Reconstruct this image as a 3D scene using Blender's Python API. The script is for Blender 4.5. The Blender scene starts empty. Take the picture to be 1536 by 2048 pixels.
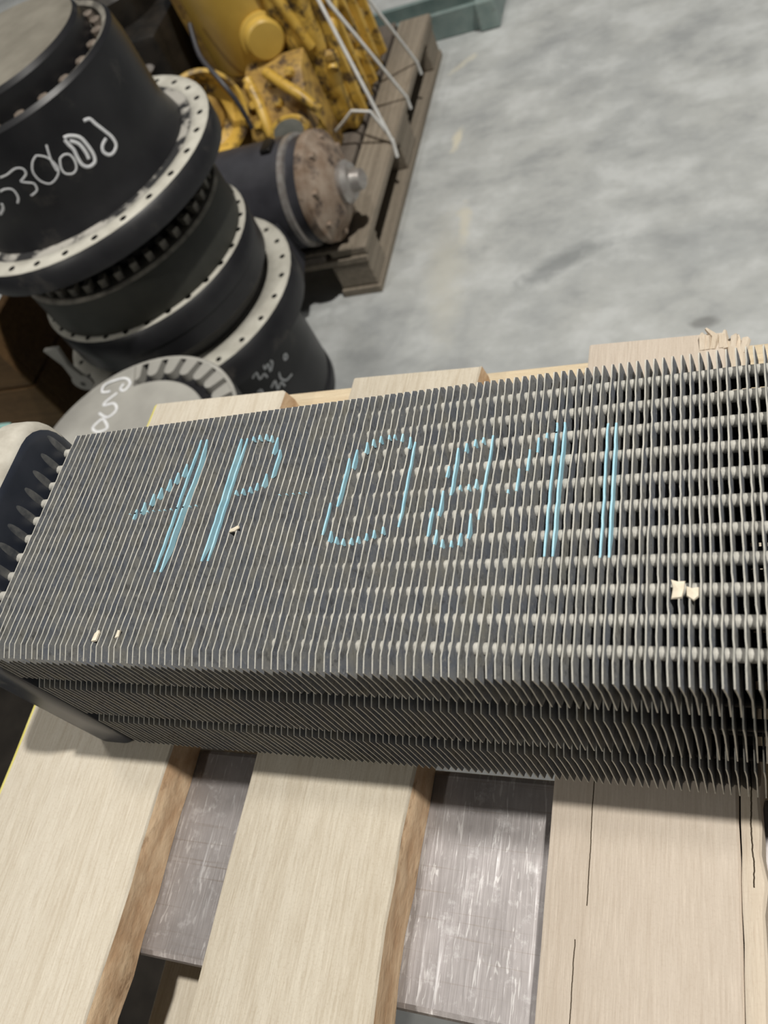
import bpy, bmesh, math, random
from mathutils import Matrix, Vector
random.seed(7)
scene = bpy.context.scene
col = scene.collection
PI = math.pi

# ------------------------------------------------------------------ camera
cam_d = bpy.data.cameras.new('camera')
cam = bpy.data.objects.new('camera', cam_d)
col.objects.link(cam)
cam_d.sensor_fit = 'VERTICAL'
cam_d.sensor_height = 24.0
cam_d.lens = 1688.44 / 2048 * 24.0
cam_d.clip_start = 0.01
cam_d.clip_end = 60
cam.matrix_world = Matrix(((0.91630406, 0.03744184, 0.39872921, 0.0),
                           (0.18169334, 0.84839304, -0.49720898, 0.0),
                           (-0.35689551, 0.52804105, 0.77058306, 1.25),
                           (0, 0, 0, 1)))
cam_d.dof.use_dof = True
cam_d.dof.focus_distance = 0.36
cam_d.dof.aperture_fstop = 10.0
scene.camera = cam

# ------------------------------------------------------------------ light
world = bpy.data.worlds.new('warehouse_ambient')
scene.world = world
world.use_nodes = True
bg = world.node_tree.nodes['Background']
bg.inputs[0].default_value = (0.93, 0.97, 1.0, 1)
bg.inputs[1].default_value = 0.075

def lamp(name, loc, target, energy, size, colr):
    d = bpy.data.lights.new(name, 'AREA')
    d.shape = 'DISK'
    d.size = size
    d.energy = energy
    d.color = colr
    o = bpy.data.objects.new(name, d)
    col.objects.link(o)
    o.location = loc
    o.rotation_euler = (Vector(target) - Vector(loc)).to_track_quat('-Z', 'Y').to_euler()
    return o

lamp('high_bay_lamp', (1.95, 0.53, 7.0), (1.2, 0.6, 0.0), 440, 0.20, (1.0, 0.965, 0.90))
lamp('high_bay_lamp', (-1.45, 1.15, 7.0), (-1.2, 1.0, 0.0), 80, 0.5, (1.0, 0.97, 0.92))
lamp('high_bay_lamp', (-2.6, -4.2, 6.5), (-1.2, 0.6, 0.0), 95, 0.3, (1.0, 0.96, 0.88))

vs = scene.view_settings
vs.view_transform = 'Standard'
vs.look = 'None'
vs.gamma = 1.0
vs.use_curve_mapping = False
vs.exposure = 0.0

# ------------------------------------------------------------------ materials
def new_mat(name):
    m = bpy.data.materials.new(name)
    m.use_nodes = True
    nt = m.node_tree
    return m, nt, nt.nodes['Principled BSDF']

def N(nt, kind, **kw):
    n = nt.nodes.new(kind)
    for k, v in kw.items():
        setattr(n, k, v)
    return n

def coords(nt, scale=(1, 1, 1), loc=(0, 0, 0), kind='Object', rnd=False):
    tc = N(nt, 'ShaderNodeTexCoord')
    mp = N(nt, 'ShaderNodeMapping')
    mp.inputs['Scale'].default_value = scale
    mp.inputs['Location'].default_value = loc
    src = tc.outputs[kind]
    if rnd:
        oi = N(nt, 'ShaderNodeObjectInfo')
        mu = N(nt, 'ShaderNodeMath', operation='MULTIPLY')
        mu.inputs[1].default_value = 17.0
        nt.links.new(oi.outputs['Random'], mu.inputs[0])
        ad = N(nt, 'ShaderNodeVectorMath', operation='ADD')
        nt.links.new(src, ad.inputs[0])
        nt.links.new(mu.outputs[0], ad.inputs[1])
        src = ad.outputs[0]
    nt.links.new(src, mp.inputs['Vector'])
    return mp.outputs[0]

def noise(nt, vec, scale, detail=4, rough=0.55, dist=0.0):
    n = N(nt, 'ShaderNodeTexNoise')
    n.inputs['Scale'].default_value = scale
    n.inputs['Detail'].default_value = detail
    n.inputs['Roughness'].default_value = rough
    n.inputs['Distortion'].default_value = dist
    nt.links.new(vec, n.inputs['Vector'])
    return n.outputs[0]

def ramp(nt, fac, stops):
    r = N(nt, 'ShaderNodeValToRGB')
    el = r.color_ramp.elements
    while len(el) < len(stops):
        el.new(0.5)
    for e, (p, c) in zip(el, stops):
        e.position = p
        e.color = (c, c, c, 1) if isinstance(c, (int, float)) else (c[0], c[1], c[2], 1)
    nt.links.new(fac, r.inputs[0])
    return r.outputs[0]

def mix(nt, fac, a, b, blend='MIX'):
    m = N(nt, 'ShaderNodeMix', data_type='RGBA', blend_type=blend)
    for s, v in ((m.inputs[0], fac), (m.inputs[6], a), (m.inputs[7], b)):
        if isinstance(v, (int, float)):
            s.default_value = v
        elif isinstance(v, tuple):
            s.default_value = (v[0], v[1], v[2], 1)
        else:
            nt.links.new(v, s)
    return m.outputs[2]

def bump(nt, bs, h, strength=0.3, dist=0.001):
    b = N(nt, 'ShaderNodeBump')
    b.inputs['Strength'].default_value = strength
    b.inputs['Distance'].default_value = dist
    nt.links.new(h, b.inputs['Height'])
    nt.links.new(b.outputs[0], bs.inputs['Normal'])

def mottled(name, c0, c1, scale=20, rough=0.6, metal=0.0, detail=5, lo=0.35, hi=0.65, bmp=0.0,
            c2=None, s2=60, lo2=0.55, hi2=0.7, stretch=(1, 1, 1)):
    m, nt, bs = new_mat(name)
    v = coords(nt, stretch)
    f = noise(nt, v, scale, detail)
    c = mix(nt, ramp(nt, f, [(lo, 0.0), (hi, 1.0)]), c0, c1)
    if c2:
        f2 = noise(nt, v, s2, 6, 0.65)
        c = mix(nt, ramp(nt, f2, [(lo2, 0.0), (hi2, 1.0)]), c, c2)
    nt.links.new(c, bs.inputs['Base Color'])
    bs.inputs['Roughness'].default_value = rough
    bs.inputs['Metallic'].default_value = metal
    if bmp:
        bump(nt, bs, f, bmp, 0.002)
    if name.startswith('black_'):
        bs.inputs['Specular IOR Level'].default_value = 0.1 if 'lid' in name else 0.3
    return m

def wood(name, ca, cb, cdark, grain=1.0, rough=0.75, crack=None, axis='Y'):
    m, nt, bs = new_mat(name)
    st = (95, 3.0, 95) if axis == 'Y' else (3.0, 95, 95)
    st2 = (420, 9, 420) if axis == 'Y' else (9, 420, 420)
    v = coords(nt, st, rnd=True)
    v2 = coords(nt, st2, rnd=True)
    v3 = coords(nt, (9, 5, 9), rnd=True)
    vf = coords(nt, (1, 1, 1), rnd=True)
    g = noise(nt, v, 1.0, 3, 0.5, 0.4)
    g2 = noise(nt, v2, 1.0, 3, 0.6)
    b = noise(nt, v3, 1.0, 4, 0.6)
    fz = noise(nt, vf, 900, 2, 0.6)
    c = mix(nt, ramp(nt, g, [(0.32, 0.0), (0.68, 1.0)]), ca, cb)
    c = mix(nt, ramp(nt, b, [(0.60, 0.0), (0.85, 0.6 * grain)]), c, cdark)
    g3 = noise(nt, coords(nt, (900, 60, 900) if axis == 'Y' else (60, 900, 900), rnd=True), 1.0, 3, 0.65)
    c = mix(nt, ramp(nt, g3, [(0.50, 0.0), (0.72, 0.40 * grain)]), c, cdark)
    lite = tuple(min(1.0, q * 1.13) for q in ca)
    c = mix(nt, ramp(nt, g3, [(0.28, 0.6), (0.46, 0.0)]), c, lite)
    c = mix(nt, ramp(nt, g2, [(0.54, 0.0), (0.78, 0.36 * grain)]), c, cdark)
    c = mix(nt, ramp(nt, fz, [(0.5, 0.0), (0.8, 0.3 * grain)]), c, cdark)
    if crack:
        tc = N(nt, 'ShaderNodeTexCoord')
        sep = N(nt, 'ShaderNodeSeparateXYZ')
        nt.links.new(tc.outputs['Object'], sep.inputs[0])
        vv = coords(nt, (0.0, 55, 0.0))
        wob = noise(nt, vv, 1.0, 4, 0.7)
        for (x0, w, amp, y0, y1) in crack:
            wm = N(nt, 'ShaderNodeMath', operation='MULTIPLY_ADD')
            nt.links.new(wob, wm.inputs[0])
            wm.inputs[1].default_value = amp
            wm.inputs[2].default_value = x0 - amp * 0.5
            d = N(nt, 'ShaderNodeMath', operation='SUBTRACT')
            nt.links.new(sep.outputs[0], d.inputs[0])
            nt.links.new(wm.outputs[0], d.inputs[1])
            a = N(nt, 'ShaderNodeMath', operation='ABSOLUTE')
            nt.links.new(d.outputs[0], a.inputs[0])
            lt = N(nt, 'ShaderNodeMath', operation='LESS_THAN')
            nt.links.new(a.outputs[0], lt.inputs[0])
            lt.inputs[1].default_value = w
            g0 = N(nt, 'ShaderNodeMath', operation='GREATER_THAN')
            nt.links.new(sep.outputs[1], g0.inputs[0]); g0.inputs[1].default_value = y0
            g1 = N(nt, 'ShaderNodeMath', operation='LESS_THAN')
            nt.links.new(sep.outputs[1], g1.inputs[0]); g1.inputs[1].default_value = y1
            m1 = N(nt, 'ShaderNodeMath', operation='MULTIPLY')
            nt.links.new(lt.outputs[0], m1.inputs[0]); nt.links.new(g0.outputs[0], m1.inputs[1])
            m2 = N(nt, 'ShaderNodeMath', operation='MULTIPLY')
            nt.links.new(m1.outputs[0], m2.inputs[0]); nt.links.new(g1.outputs[0], m2.inputs[1])
            c = mix(nt, m2.outputs[0], c, (0.05, 0.035, 0.02))
    nt.links.new(c, bs.inputs['Base Color'])
    bs.inputs['Roughness'].default_value = rough
    bs.inputs['Specular IOR Level'].default_value = 0.25
    bump(nt, bs, g3, 0.4, 0.0006)
    return m

def floor_mat():
    m, nt, bs = new_mat('polished_concrete')
    v = coords(nt, (1, 1, 1), kind='Object')
    vs_ = coords(nt, (1.0, 1.35, 1.0), kind='Object')
    n1 = noise(nt, v, 1.6, 6, 0.6, 0.3)
    n2 = noise(nt, vs_, 6.0, 9, 0.62, 0.1)
    n3 = noise(nt, v, 45.0, 5, 0.7)
    c = mix(nt, ramp(nt, n1, [(0.36, 0.0), (0.64, 1.0)]), (0.38, 0.395, 0.395), (0.455, 0.465, 0.45))
    c = mix(nt, ramp(nt, n2, [(0.50, 0.0), (0.64, 0.75)]), c, (0.55, 0.565, 0.56))
    c = mix(nt, ramp(nt, n2, [(0.34, 0.7), (0.48, 0.0)]), c, (0.29, 0.30, 0.303))
    c = mix(nt, ramp(nt, n3, [(0.5, 0.0), (0.75, 0.18)]), c, (0.27, 0.28, 0.28))
    # dark oil-worn patch and cream paint streaks, stains with a shape of their own
    def blob(cx, cy, rx, ry, rot, lo, hi, colr, amt, c, wob=0.35):
        tc = N(nt, 'ShaderNodeTexCoord')
        mp = N(nt, 'ShaderNodeMapping', vector_type='TEXTURE')
        mp.inputs['Location'].default_value = (cx, cy, 0)
        mp.inputs['Rotation'].default_value = (0, 0, rot)
        mp.inputs['Scale'].default_value = (rx, ry, 1)
        nt.links.new(tc.outputs['Object'], mp.inputs[0])
        ln = N(nt, 'ShaderNodeVectorMath', operation='LENGTH')
        nt.links.new(mp.outputs[0], ln.inputs[0])
        nz = noise(nt, v, 16.0, 5, 0.65, 0.5)
        ad = N(nt, 'ShaderNodeMath', operation='MULTIPLY_ADD')
        nt.links.new(nz, ad.inputs[0]); ad.inputs[1].default_value = wob * 2
        nt.links.new(ln.outputs[1], ad.inputs[2])
        f = ramp(nt, ad.outputs[0], [(lo, amt), (hi, 0.0)])
        return mix(nt, f, c, colr)
    c = blob(-0.31, 1.03, 0.30, 0.15, 0.15, 0.68, 1.2, (0.16, 0.16, 0.158), 0.7, c, 0.45)
    c = blob(-0.42, 0.95, 0.18, 0.12, 0.9, 0.68, 1.2, (0.16, 0.16, 0.158), 0.55, c, 0.45)
    c = blob(-0.36, 1.42, 0.22, 0.07, 0.5, 0.68, 1.2, (0.17, 0.18, 0.185), 0.6, c, 0.45)
    c = blob(-0.07, 1.20, 0.05, 0.03, 0.0, 0.68, 1.2, (0.15, 0.15, 0.145), 0.6, c, 0.4)
    c = blob(-0.60, 1.62, 0.045, 0.17, 0.12, 0.72, 1.1, (0.64, 0.60, 0.48), 0.6, c, 0.55)
    c = blob(-0.665, 1.95, 0.035, 0.14, -0.15, 0.72, 1.1, (0.68, 0.63, 0.49), 0.75, c, 0.55)
    c = blob(-0.70, 2.30, 0.04, 0.14, -0.8, 0.72, 1.1, (0.64, 0.60, 0.48), 0.6, c, 0.55)
    c = blob(-0.62, 1.45, 0.10, 0.45, 0.1, 0.5, 1.1, (0.50, 0.49, 0.43), 0.55, c, 0.4)
    nt.links.new(c, bs.inputs['Base Color'])
    rr = ramp(nt, n2, [(0.3, 0.32), (0.7, 0.55)])
    nt.links.new(rr, bs.inputs['Roughness'])
    bump(nt, bs, n3, 0.05, 0.001)
    return m

def fin_side_mat():
    m, nt, bs = new_mat('dusty_painted_fin')
    v = coords(nt, (1, 1, 1), rnd=True)
    n1 = noise(nt, v, 55, 5, 0.65)
    n2 = noise(nt, v, 700, 3, 0.6)
    c = mix(nt, ramp(nt, n1, [(0.4, 0.0), (0.7, 1.0)]), (0.18, 0.195, 0.225), (0.30, 0.29, 0.255))
    c = mix(nt, ramp(nt, n2, [(0.57, 0.0), (0.72, 0.5)]), c, (0.50, 0.48, 0.42))
    n4 = noise(nt, v, 230, 4, 0.7)
    c = mix(nt, ramp(nt, n4, [(0.34, 0.6), (0.47, 0.0)]), c, (0.07, 0.07, 0.072))
    nt.links.new(c, bs.inputs['Base Color'])
    bs.inputs['Roughness'].default_value = 0.55
    return m

M = {}
M['floor'] = floor_mat()
M['fin'] = fin_side_mat()
M['fin_edge'] = mottled('worn_dusty_fin_edge', (0.34, 0.335, 0.30), (0.56, 0.54, 0.48), 130, 0.7, lo=0.3, hi=0.7)
M['tube'] = mottled('dusty_tube', (0.44, 0.43, 0.39), (0.60, 0.58, 0.525), 300, 0.85, lo=0.3, hi=0.7, bmp=0.3)
M['tube_shade'] = mottled('black_shade_tube', (0.02, 0.02, 0.021), (0.04, 0.038, 0.034), 120, 0.6)  # lower rows: shade deep in the core put into a near-black colour
M['header'] = mottled('header_blue_black', (0.022, 0.027, 0.04), (0.035, 0.04, 0.055), 60, 0.35,
                      c2=(0.16, 0.155, 0.14), s2=45, lo2=0.6, hi2=0.8)
M['header_dust'] = mottled('header_dust', (0.42, 0.39, 0.33), (0.56, 0.53, 0.46), 90, 0.9, bmp=0.2)
M['collar'] = mottled('collar_dust', (0.06, 0.065, 0.075), (0.16, 0.16, 0.155), 200, 0.5)
M['blue_paint'] = mottled('light_blue_paint', (0.33, 0.60, 0.72), (0.44, 0.70, 0.79), 200, 0.45)
M['chip'] = mottled('cream_chip', (0.70, 0.62, 0.48), (0.82, 0.74, 0.60), 300, 0.85)
M['wood_a'] = wood('pale_wood', (0.63, 0.575, 0.48), (0.585, 0.525, 0.425), (0.40, 0.32, 0.225))
M['wood_b'] = wood('pale_wood_mid', (0.585, 0.53, 0.435), (0.525, 0.465, 0.37), (0.36, 0.29, 0.20))
M['wood_c'] = wood('pinkish_wood', (0.565, 0.49, 0.41), (0.525, 0.45, 0.37), (0.36, 0.28, 0.21), 0.6,
                   crack=[(0.3375, 0.00022, 0.0012, -0.30, -0.235), (0.3335, 0.00022, 0.0015, -0.60, -0.313)])
M['wood_strip'] = wood('pinkish_wood_split', (0.62, 0.54, 0.44), (0.58, 0.49, 0.38), (0.40, 0.29, 0.21), 0.6,
                       crack=[(0.4005, 0.0003, 0.003, -0.285, -0.235)])
M['bark'] = mottled('sawn_bark_edge', (0.52, 0.34, 0.20), (0.70, 0.52, 0.34), 130, 0.9, bmp=0.6,
                    c2=(0.22, 0.12, 0.06), s2=90, lo2=0.58, hi2=0.72, stretch=(1, 0.5, 1))
M['yellow_edge'] = mottled('yellow_paint_edge', (0.66, 0.58, 0.12), (0.78, 0.70, 0.25), 60, 0.7)
M['wood_new'] = wood('pale_wood_plain', (0.66, 0.56, 0.40), (0.58, 0.47, 0.32), (0.42, 0.32, 0.20), axis='X')

def fork_mat():
    m, nt, bs = new_mat('worn_fork_steel')
    v = coords(nt, (1, 1, 1))
    n1 = noise(nt, v, 28, 6, 0.6)
    sx = noise(nt, coords(nt, (12, 500, 500)), 1.0, 3, 0.6)
    sy = noise(nt, coords(nt, (520, 25, 300)), 1.0, 3, 0.6)
    c = mix(nt, ramp(nt, n1, [(0.35, 0.0), (0.65, 1.0)]), (0.25, 0.23, 0.225), (0.34, 0.315, 0.31))
    n5 = noise(nt, v, 120, 6, 0.7)
    c = mix(nt, ramp(nt, n5, [(0.55, 0.0), (0.7, 0.5)]), c, (0.55, 0.53, 0.53))
    dg = noise(nt, coords(nt, (350, 60, 60), kind='Object'), 1.0, 2, 0.5, 1.5)
    c = mix(nt, ramp(nt, dg, [(0.62, 0.0), (0.68, 0.5)]), c, (0.60, 0.58, 0.57))
    c = mix(nt, ramp(nt, sx, [(0.6, 0.0), (0.72, 0.6)]), c, (0.20, 0.165, 0.14))
    c = mix(nt, ramp(nt, sy, [(0.6, 0.0), (0.75, 0.7)]), c, (0.62, 0.60, 0.60))
    nt.links.new(c, bs.inputs['Base Color'])
    bs.inputs['Metallic'].default_value = 0.55
    r = ramp(nt, sy, [(0.3, 0.50), (0.7, 0.36)])
    nt.links.new(r, bs.inputs['Roughness'])
    bump(nt, bs, sy, 0.25, 0.0005)
    return m
M['fork'] = fork_mat()
M['black'] = mottled('black_hub_paint', (0.010, 0.010, 0.012), (0.022, 0.022, 0.024), 9, 0.38,
                     c2=(0.06, 0.055, 0.05), s2=14, lo2=0.58, hi2=0.8)
M['black_green'] = mottled('dull_green_black', (0.022, 0.023, 0.018), (0.04, 0.04, 0.032), 14, 0.6)
M['dust'] = mottled('pale_flange_dust', (0.46, 0.44, 0.38), (0.60, 0.58, 0.51), 25, 0.85)
M['dust_grey'] = mottled('grey_cover_dust', (0.30, 0.29, 0.265), (0.40, 0.39, 0.355), 10, 0.8)
M['dust_patch'] = mottled('patchy_dust_on_black', (0.02, 0.02, 0.021), (0.42, 0.40, 0.36), 26, 0.75, lo=0.46, hi=0.56)
M['dust_ledge'] = mottled('brown_ledge_dust', (0.09, 0.083, 0.072), (0.28, 0.26, 0.22), 30, 0.85)
M['cover'] = mottled('worn_beige_cover', (0.17, 0.155, 0.125), (0.25, 0.23, 0.19), 12, 0.5)
M['bolt'] = mottled('rusty_bolt', (0.16, 0.125, 0.10), (0.28, 0.24, 0.20), 50, 0.6, 0.3)
M['chalk'] = mottled('white_chalk_paint', (0.72, 0.73, 0.76), (0.86, 0.87, 0.88), 80, 0.7)
M['yellow'] = mottled('machine_yellow', (0.52, 0.32, 0.05), (0.66, 0.43, 0.09), 18, 0.42,
                      c2=(0.085, 0.055, 0.03), s2=26, lo2=0.50, hi2=0.62)
M['yellow_clean'] = mottled('machine_yellow_smooth', (0.47, 0.30, 0.055), (0.58, 0.38, 0.075), 10, 0.38)
M['yellow_dirty'] = mottled('oily_yellow', (0.26, 0.155, 0.045), (0.50, 0.32, 0.08), 25, 0.5,
                            c2=(0.07, 0.045, 0.03), s2=35, lo2=0.5, hi2=0.65)
M['port'] = mottled('grey_port_cover', (0.10, 0.105, 0.09), (0.16, 0.16, 0.14), 40, 0.6)
M['barrel'] = mottled('grey_black_barrel', (0.030, 0.030, 0.036), (0.055, 0.055, 0.064), 12, 0.42)
M['rust'] = mottled('rusty_iron', (0.20, 0.135, 0.09), (0.34, 0.27, 0.21), 26, 0.7,
                    c2=(0.07, 0.05, 0.04), s2=30, lo2=0.52, hi2=0.66, bmp=0.3)
M['iron'] = mottled('bare_iron', (0.26, 0.23, 0.21), (0.42, 0.40, 0.38), 40, 0.38, 0.5)
M['old_wood'] = wood('weathered_wood', (0.30, 0.255, 0.20), (0.21, 0.175, 0.135), (0.08, 0.08, 0.06), 1.0)
M['old_wood_dark'] = wood('weathered_wood_dark', (0.17, 0.145, 0.12), (0.12, 0.10, 0.085), (0.05, 0.04, 0.03), 1.0)
M['brown_wood'] = wood('brown_crate_wood', (0.20, 0.115, 0.05), (0.14, 0.08, 0.035), (0.03, 0.02, 0.012), 1.2, axis='X')
M['strap'] = mottled('white_strap', (0.60, 0.60, 0.58), (0.72, 0.72, 0.70), 60, 0.5)
M['teal'] = mottled('teal_steel_paint', (0.16, 0.22, 0.21), (0.24, 0.30, 0.285), 20, 0.5,
                    c2=(0.12, 0.09, 0.06), s2=30, lo2=0.62, hi2=0.75)
M['teal_light'] = mottled('mint_steel_paint', (0.26, 0.46, 0.43), (0.32, 0.52, 0.48), 20, 0.5)
M['dark_iron'] = mottled('oily_black_iron', (0.008, 0.007, 0.006), (0.025, 0.02, 0.015), 20, 0.4)
M['mast'] = mottled('lift_black_steel', (0.03, 0.03, 0.03), (0.05, 0.05, 0.05), 8, 0.5)

M['black_lid'] = mottled('black_stand_in_lid', (0.010, 0.009, 0.008), (0.022, 0.019, 0.016), 14, 0.95)  # near-black lid of the added box, so the gap below reads dark

# ------------------------------------------------------------------ mesh helpers
class MB:
    def __init__(self):
        self.v, self.f, self.m = [], [], []
    def add(self, vs_, fs, mi=0):
        b = len(self.v)
        self.v += [tuple(p) for p in vs_]
        for k, f in enumerate(fs):
            self.f.append(tuple(i + b for i in f))
            self.m.append(mi if isinstance(mi, int) else mi[k])
        return self
    def box(self, x0, x1, y0, y1, z0, z1, mi=0, mat=None):
        p = [(x0, y0, z0), (x1, y0, z0), (x1, y1, z0), (x0, y1, z0), (x0, y0, z1), (x1, y0, z1), (x1, y1, z1), (x0, y1, z1)]
        if mat:
            p = [mat @ Vector(q) for q in p]
        # faces: bottom, top, front(-y), right(+x), back(+y), left(-x)
        return self.add(p, [(3, 2, 1, 0), (4, 5, 6, 7), (0, 1, 5, 4), (1, 2, 6, 5), (2, 3, 7, 6), (3, 0, 4, 7)], mi)
    def lathe(self, prof, n=48, mat=None, mis=None, close=True):
        vs_, fs, ms = [], [], []
        for (r, z) in prof:
            for k in range(n):
                a = 2 * PI * k / n
                vs_.append(Vector((r * math.cos(a), r * math.sin(a), z)))
        for j in range(len(prof) - 1):
            for k in range(n):
                k2 = (k + 1) % n
                fs.append((j * n + k, j * n + k2, (j + 1) * n + k2, (j + 1) * n + k))
                ms.append(mis[j] if mis else 0)
        if close:
            fs.append(tuple(range(n))[::-1]); ms.append(mis[0] if mis else 0)
            fs.append(tuple((len(prof) - 1) * n + k for k in range(n))); ms.append(mis[-1] if mis else 0)
        if mat:
            vs_ = [mat @ q for q in vs_]
        return self.add(vs_, fs, ms)
    def tube(self, pts, r, n=6, mi=0, flat=None, closed_ends=True):
        pts = [Vector(p) for p in pts]
        vs_, fs = [], []
        up = Vector((0.13, 0.21, 0.97)).normalized()
        for i, p in enumerate(pts):
            t = (pts[min(i + 1, len(pts) - 1)] - pts[max(i - 1, 0)])
            if t.length < 1e-9:
                t = Vector((1, 0, 0))
            t.normalize()
            nrm = flat(p) if flat else up
            a = t.cross(nrm)
            if a.length < 1e-6:
                a = t.cross(Vector((1, 0, 0)))
            a.normalize()
            b = a.cross(t).normalized()
            rr = r[i] if isinstance(r, list) else r
            for k in range(n):
                an = 2 * PI * k / n
                vs_.append(p + a * rr * math.cos(an) + b * rr * math.sin(an) * (0.35 if flat else 1.0))
        for i in range(len(pts) - 1):
            for k in range(n):
                k2 = (k + 1) % n
                fs.append((i * n + k, i * n + k2, (i + 1) * n + k2, (i + 1) * n + k))
        if closed_ends:
            fs.append(tuple(range(n))[::-1])
            fs.append(tuple((len(pts) - 1) * n + k for k in range(n)))
        return self.add(vs_, fs, mi)
    def prism(self, poly, a0, a1, axis='X', mi=0, mi_end=None):
        """extrude a 2D polygon along an axis; poly in the remaining two axes"""
        def mk(p, a):
            return {'X': (a, p[0], p[1]), 'Y': (p[0], a, p[1]), 'Z': (p[0], p[1], a)}[axis]
        n = len(poly)
        vs_ = [mk(p, a0) for p in poly] + [mk(p, a1) for p in poly]
        fs = [tuple(range(n))[::-1], tuple(range(n, 2 * n))] + [(k, (k + 1) % n, n + (k + 1) % n, n + k) for k in range(n)]
        e = mi if mi_end is None else mi_end
        return self.add(vs_, fs, [e, e] + [mi] * n)
    def mesh(self, name, mats, origin=(0, 0, 0), bevel=0.0, segs=2, smooth=None, recalc=True):
        me = bpy.data.meshes.new(name)
        o = Vector(origin)
        me.from_pydata([Vector(p) - o for p in self.v], [], self.f)
        for mt in mats:
            me.materials.append(M[mt])
        me.polygons.foreach_set('material_index', self.m)
        if bevel or recalc:
            bm = bmesh.new()
            bm.from_mesh(me)
            if bevel:
                bmesh.ops.bevel(bm, geom=list(bm.edges), offset=bevel, segments=segs, affect='EDGES', profile=0.5)
            if recalc:
                bmesh.ops.recalc_face_normals(bm, faces=bm.faces)
            bm.to_mesh(me)
            bm.free()
        if smooth:
            me.polygons.foreach_set('use_smooth', [True] * len(me.polygons))
            me.set_sharp_from_angle(angle=math.radians(smooth))
        me.update()
        return me
    def build(self, name, mats, parent=None, **kw):
        org = ORG[parent.name] if parent else kw.pop('at', (0, 0, 0))
        kw.pop('at', None)
        me = self.mesh(name, mats if isinstance(mats, (list, tuple)) else [mats], origin=org, **kw)
        o = bpy.data.objects.new(name, me)
        col.objects.link(o)
        if parent:
            o.parent = parent
        else:
            o.location = org
        ORG[o.name] = Vector(org)
        return o

ORG = {}
def thing(name, at, label, cat, group=None):
    o = bpy.data.objects.new(name, None)
    o.empty_display_size = 0.05
    col.objects.link(o)
    o.location = at
    ORG[o.name] = Vector(at)
    return tag(o, label, cat, group, 'thing')
def tag(o, label=None, cat=None, group=None, kind=None):
    for k, v in (('label', label), ('category', cat), ('group', group), ('kind', kind)):
        if v:
            o[k] = v
    return o
def link_copy(name, me, parent, local):
    o = bpy.data.objects.new(name, me)
    col.objects.link(o)
    o.parent = parent
    o.location = local
    return o

# ------------------------------------------------------------------ floor
fl = MB()
fl.box(-9, 9, -8, 10, -0.1, 0.0)
tag(fl.build('floor', 'floor'), 'grey mottled polished concrete warehouse floor', None, None, 'structure')

# ------------------------------------------------------------------ new pallet on the fork
DZ = 0.870        # deck top
DT = 0.023        # board thickness
pal = thing('wooden_pallet', (-0.405, 0.35, DZ - DT - 0.11), 'new pale wooden pallet carrying the finned cooler core', 'pallet')

def board(x0, x1, y0, y1, zt, th, mats, rough_right=0.0, ragged_back=0.0, seed=0, name='deck_board', ny=46, el=0.0012):
    """plank running along Y: slots are top, sawn sides, left edge"""
    rnd = random.Random(seed)
    mb = MB()
    ys = [y0 + (y1 - y0) * k / ny for k in range(ny + 1)]
    offr = [rnd.uniform(-1, 1) * rough_right for _ in ys]
    offl = [rnd.uniform(-1, 1) * rough_right * 0.25 for _ in ys]
    rows = []
    for k, y in enumerate(ys):
        e = 0.0012
        xl, xr = x0 + offl[k], x1 + offr[k]
        rows.append([(xl, y, zt - th), (xl, y, zt - el * 0.6), (xl + el, y, zt), (xr - e, y, zt), (xr + offr[k] * 0.3, y, zt - e),
                     (xr + rnd.uniform(0, 1.5) * rough_right, y, zt - th * 0.5), (xr + rnd.uniform(0.5, 2) * rough_right, y, zt - th)])
    n = len(rows[0])
    vs_ = [p for r in rows for p in r]
    fs, ms = [], []
    for k in range(ny):
        for j in range(n):
            j2 = (j + 1) % n
            fs.append((k * n + j, k * n + j2, (k + 1) * n + j2, (k + 1) * n + j))
            ms.append({0: 2, 1: 2, 2: 0, 3: 0, 4: 1, 5: 1, 6: 1}[j])
    fs.append(tuple(range(n))); ms.append(0)
    fs.append(tuple(ny * n + j for j in range(n))); ms.append(0)
    if ragged_back:
        for j in range(n):
            x, y, z = vs_[ny * n + j]
            vs_[ny * n + j] = (x, y + rnd.uniform(-1, 1) * ragged_back, z)
    mb.add(vs_, fs, ms)
    return mb.build(name, mats, pal, smooth=35)

board(-0.405, -0.293, -0.52, 0.349, DZ, DT, ['wood_a', 'bark', 'yellow_edge'], 0.0013, 0.002, 1, el=0.0042)
board(-0.240, -0.152, -0.52, 0.352, DZ, DT, ['wood_b', 'bark', 'wood_b'], 0.0011, 0.002, 2)
c_board = board(-0.085, -0.0092, -0.52, 0.3565, DZ, DT, ['wood_c', 'wood_c', 'wood_c'], 0.0004, 0.0015, 3)
board(-0.0086, -0.0005, -0.52, 0.349, DZ + 0.0008, DT, ['wood_strip', 'wood_strip', 'wood_strip'], 0.0010, 0.004, 4, ny=80)
board(0.062, 0.150, -0.52, 0.35, DZ, DT, ['wood_a', 'bark', 'wood_a'], 0.001, 0.002, 5, ny=20)
board(0.205, 0.293, -0.52, 0.346, DZ, DT, ['wood_b', 'bark', 'wood_b'], 0.001, 0.002, 6, ny=20)
board(0.350, 0.460, -0.52, 0.35, DZ, DT, ['wood_a', 'bark', 'wood_a'], 0.001, 0.002, 7, ny=20)
for (y0, y1) in ((0.322, 0.366), (0.150, 0.189), (-0.10, -0.06), (-0.52, -0.48)):
    MB().box(-0.405, 0.46, y0, y1, DZ - DT - 0.09, DZ - DT - 0.0002).build('stringer', 'wood_new', pal, bevel=0.0012, segs=1)
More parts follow.
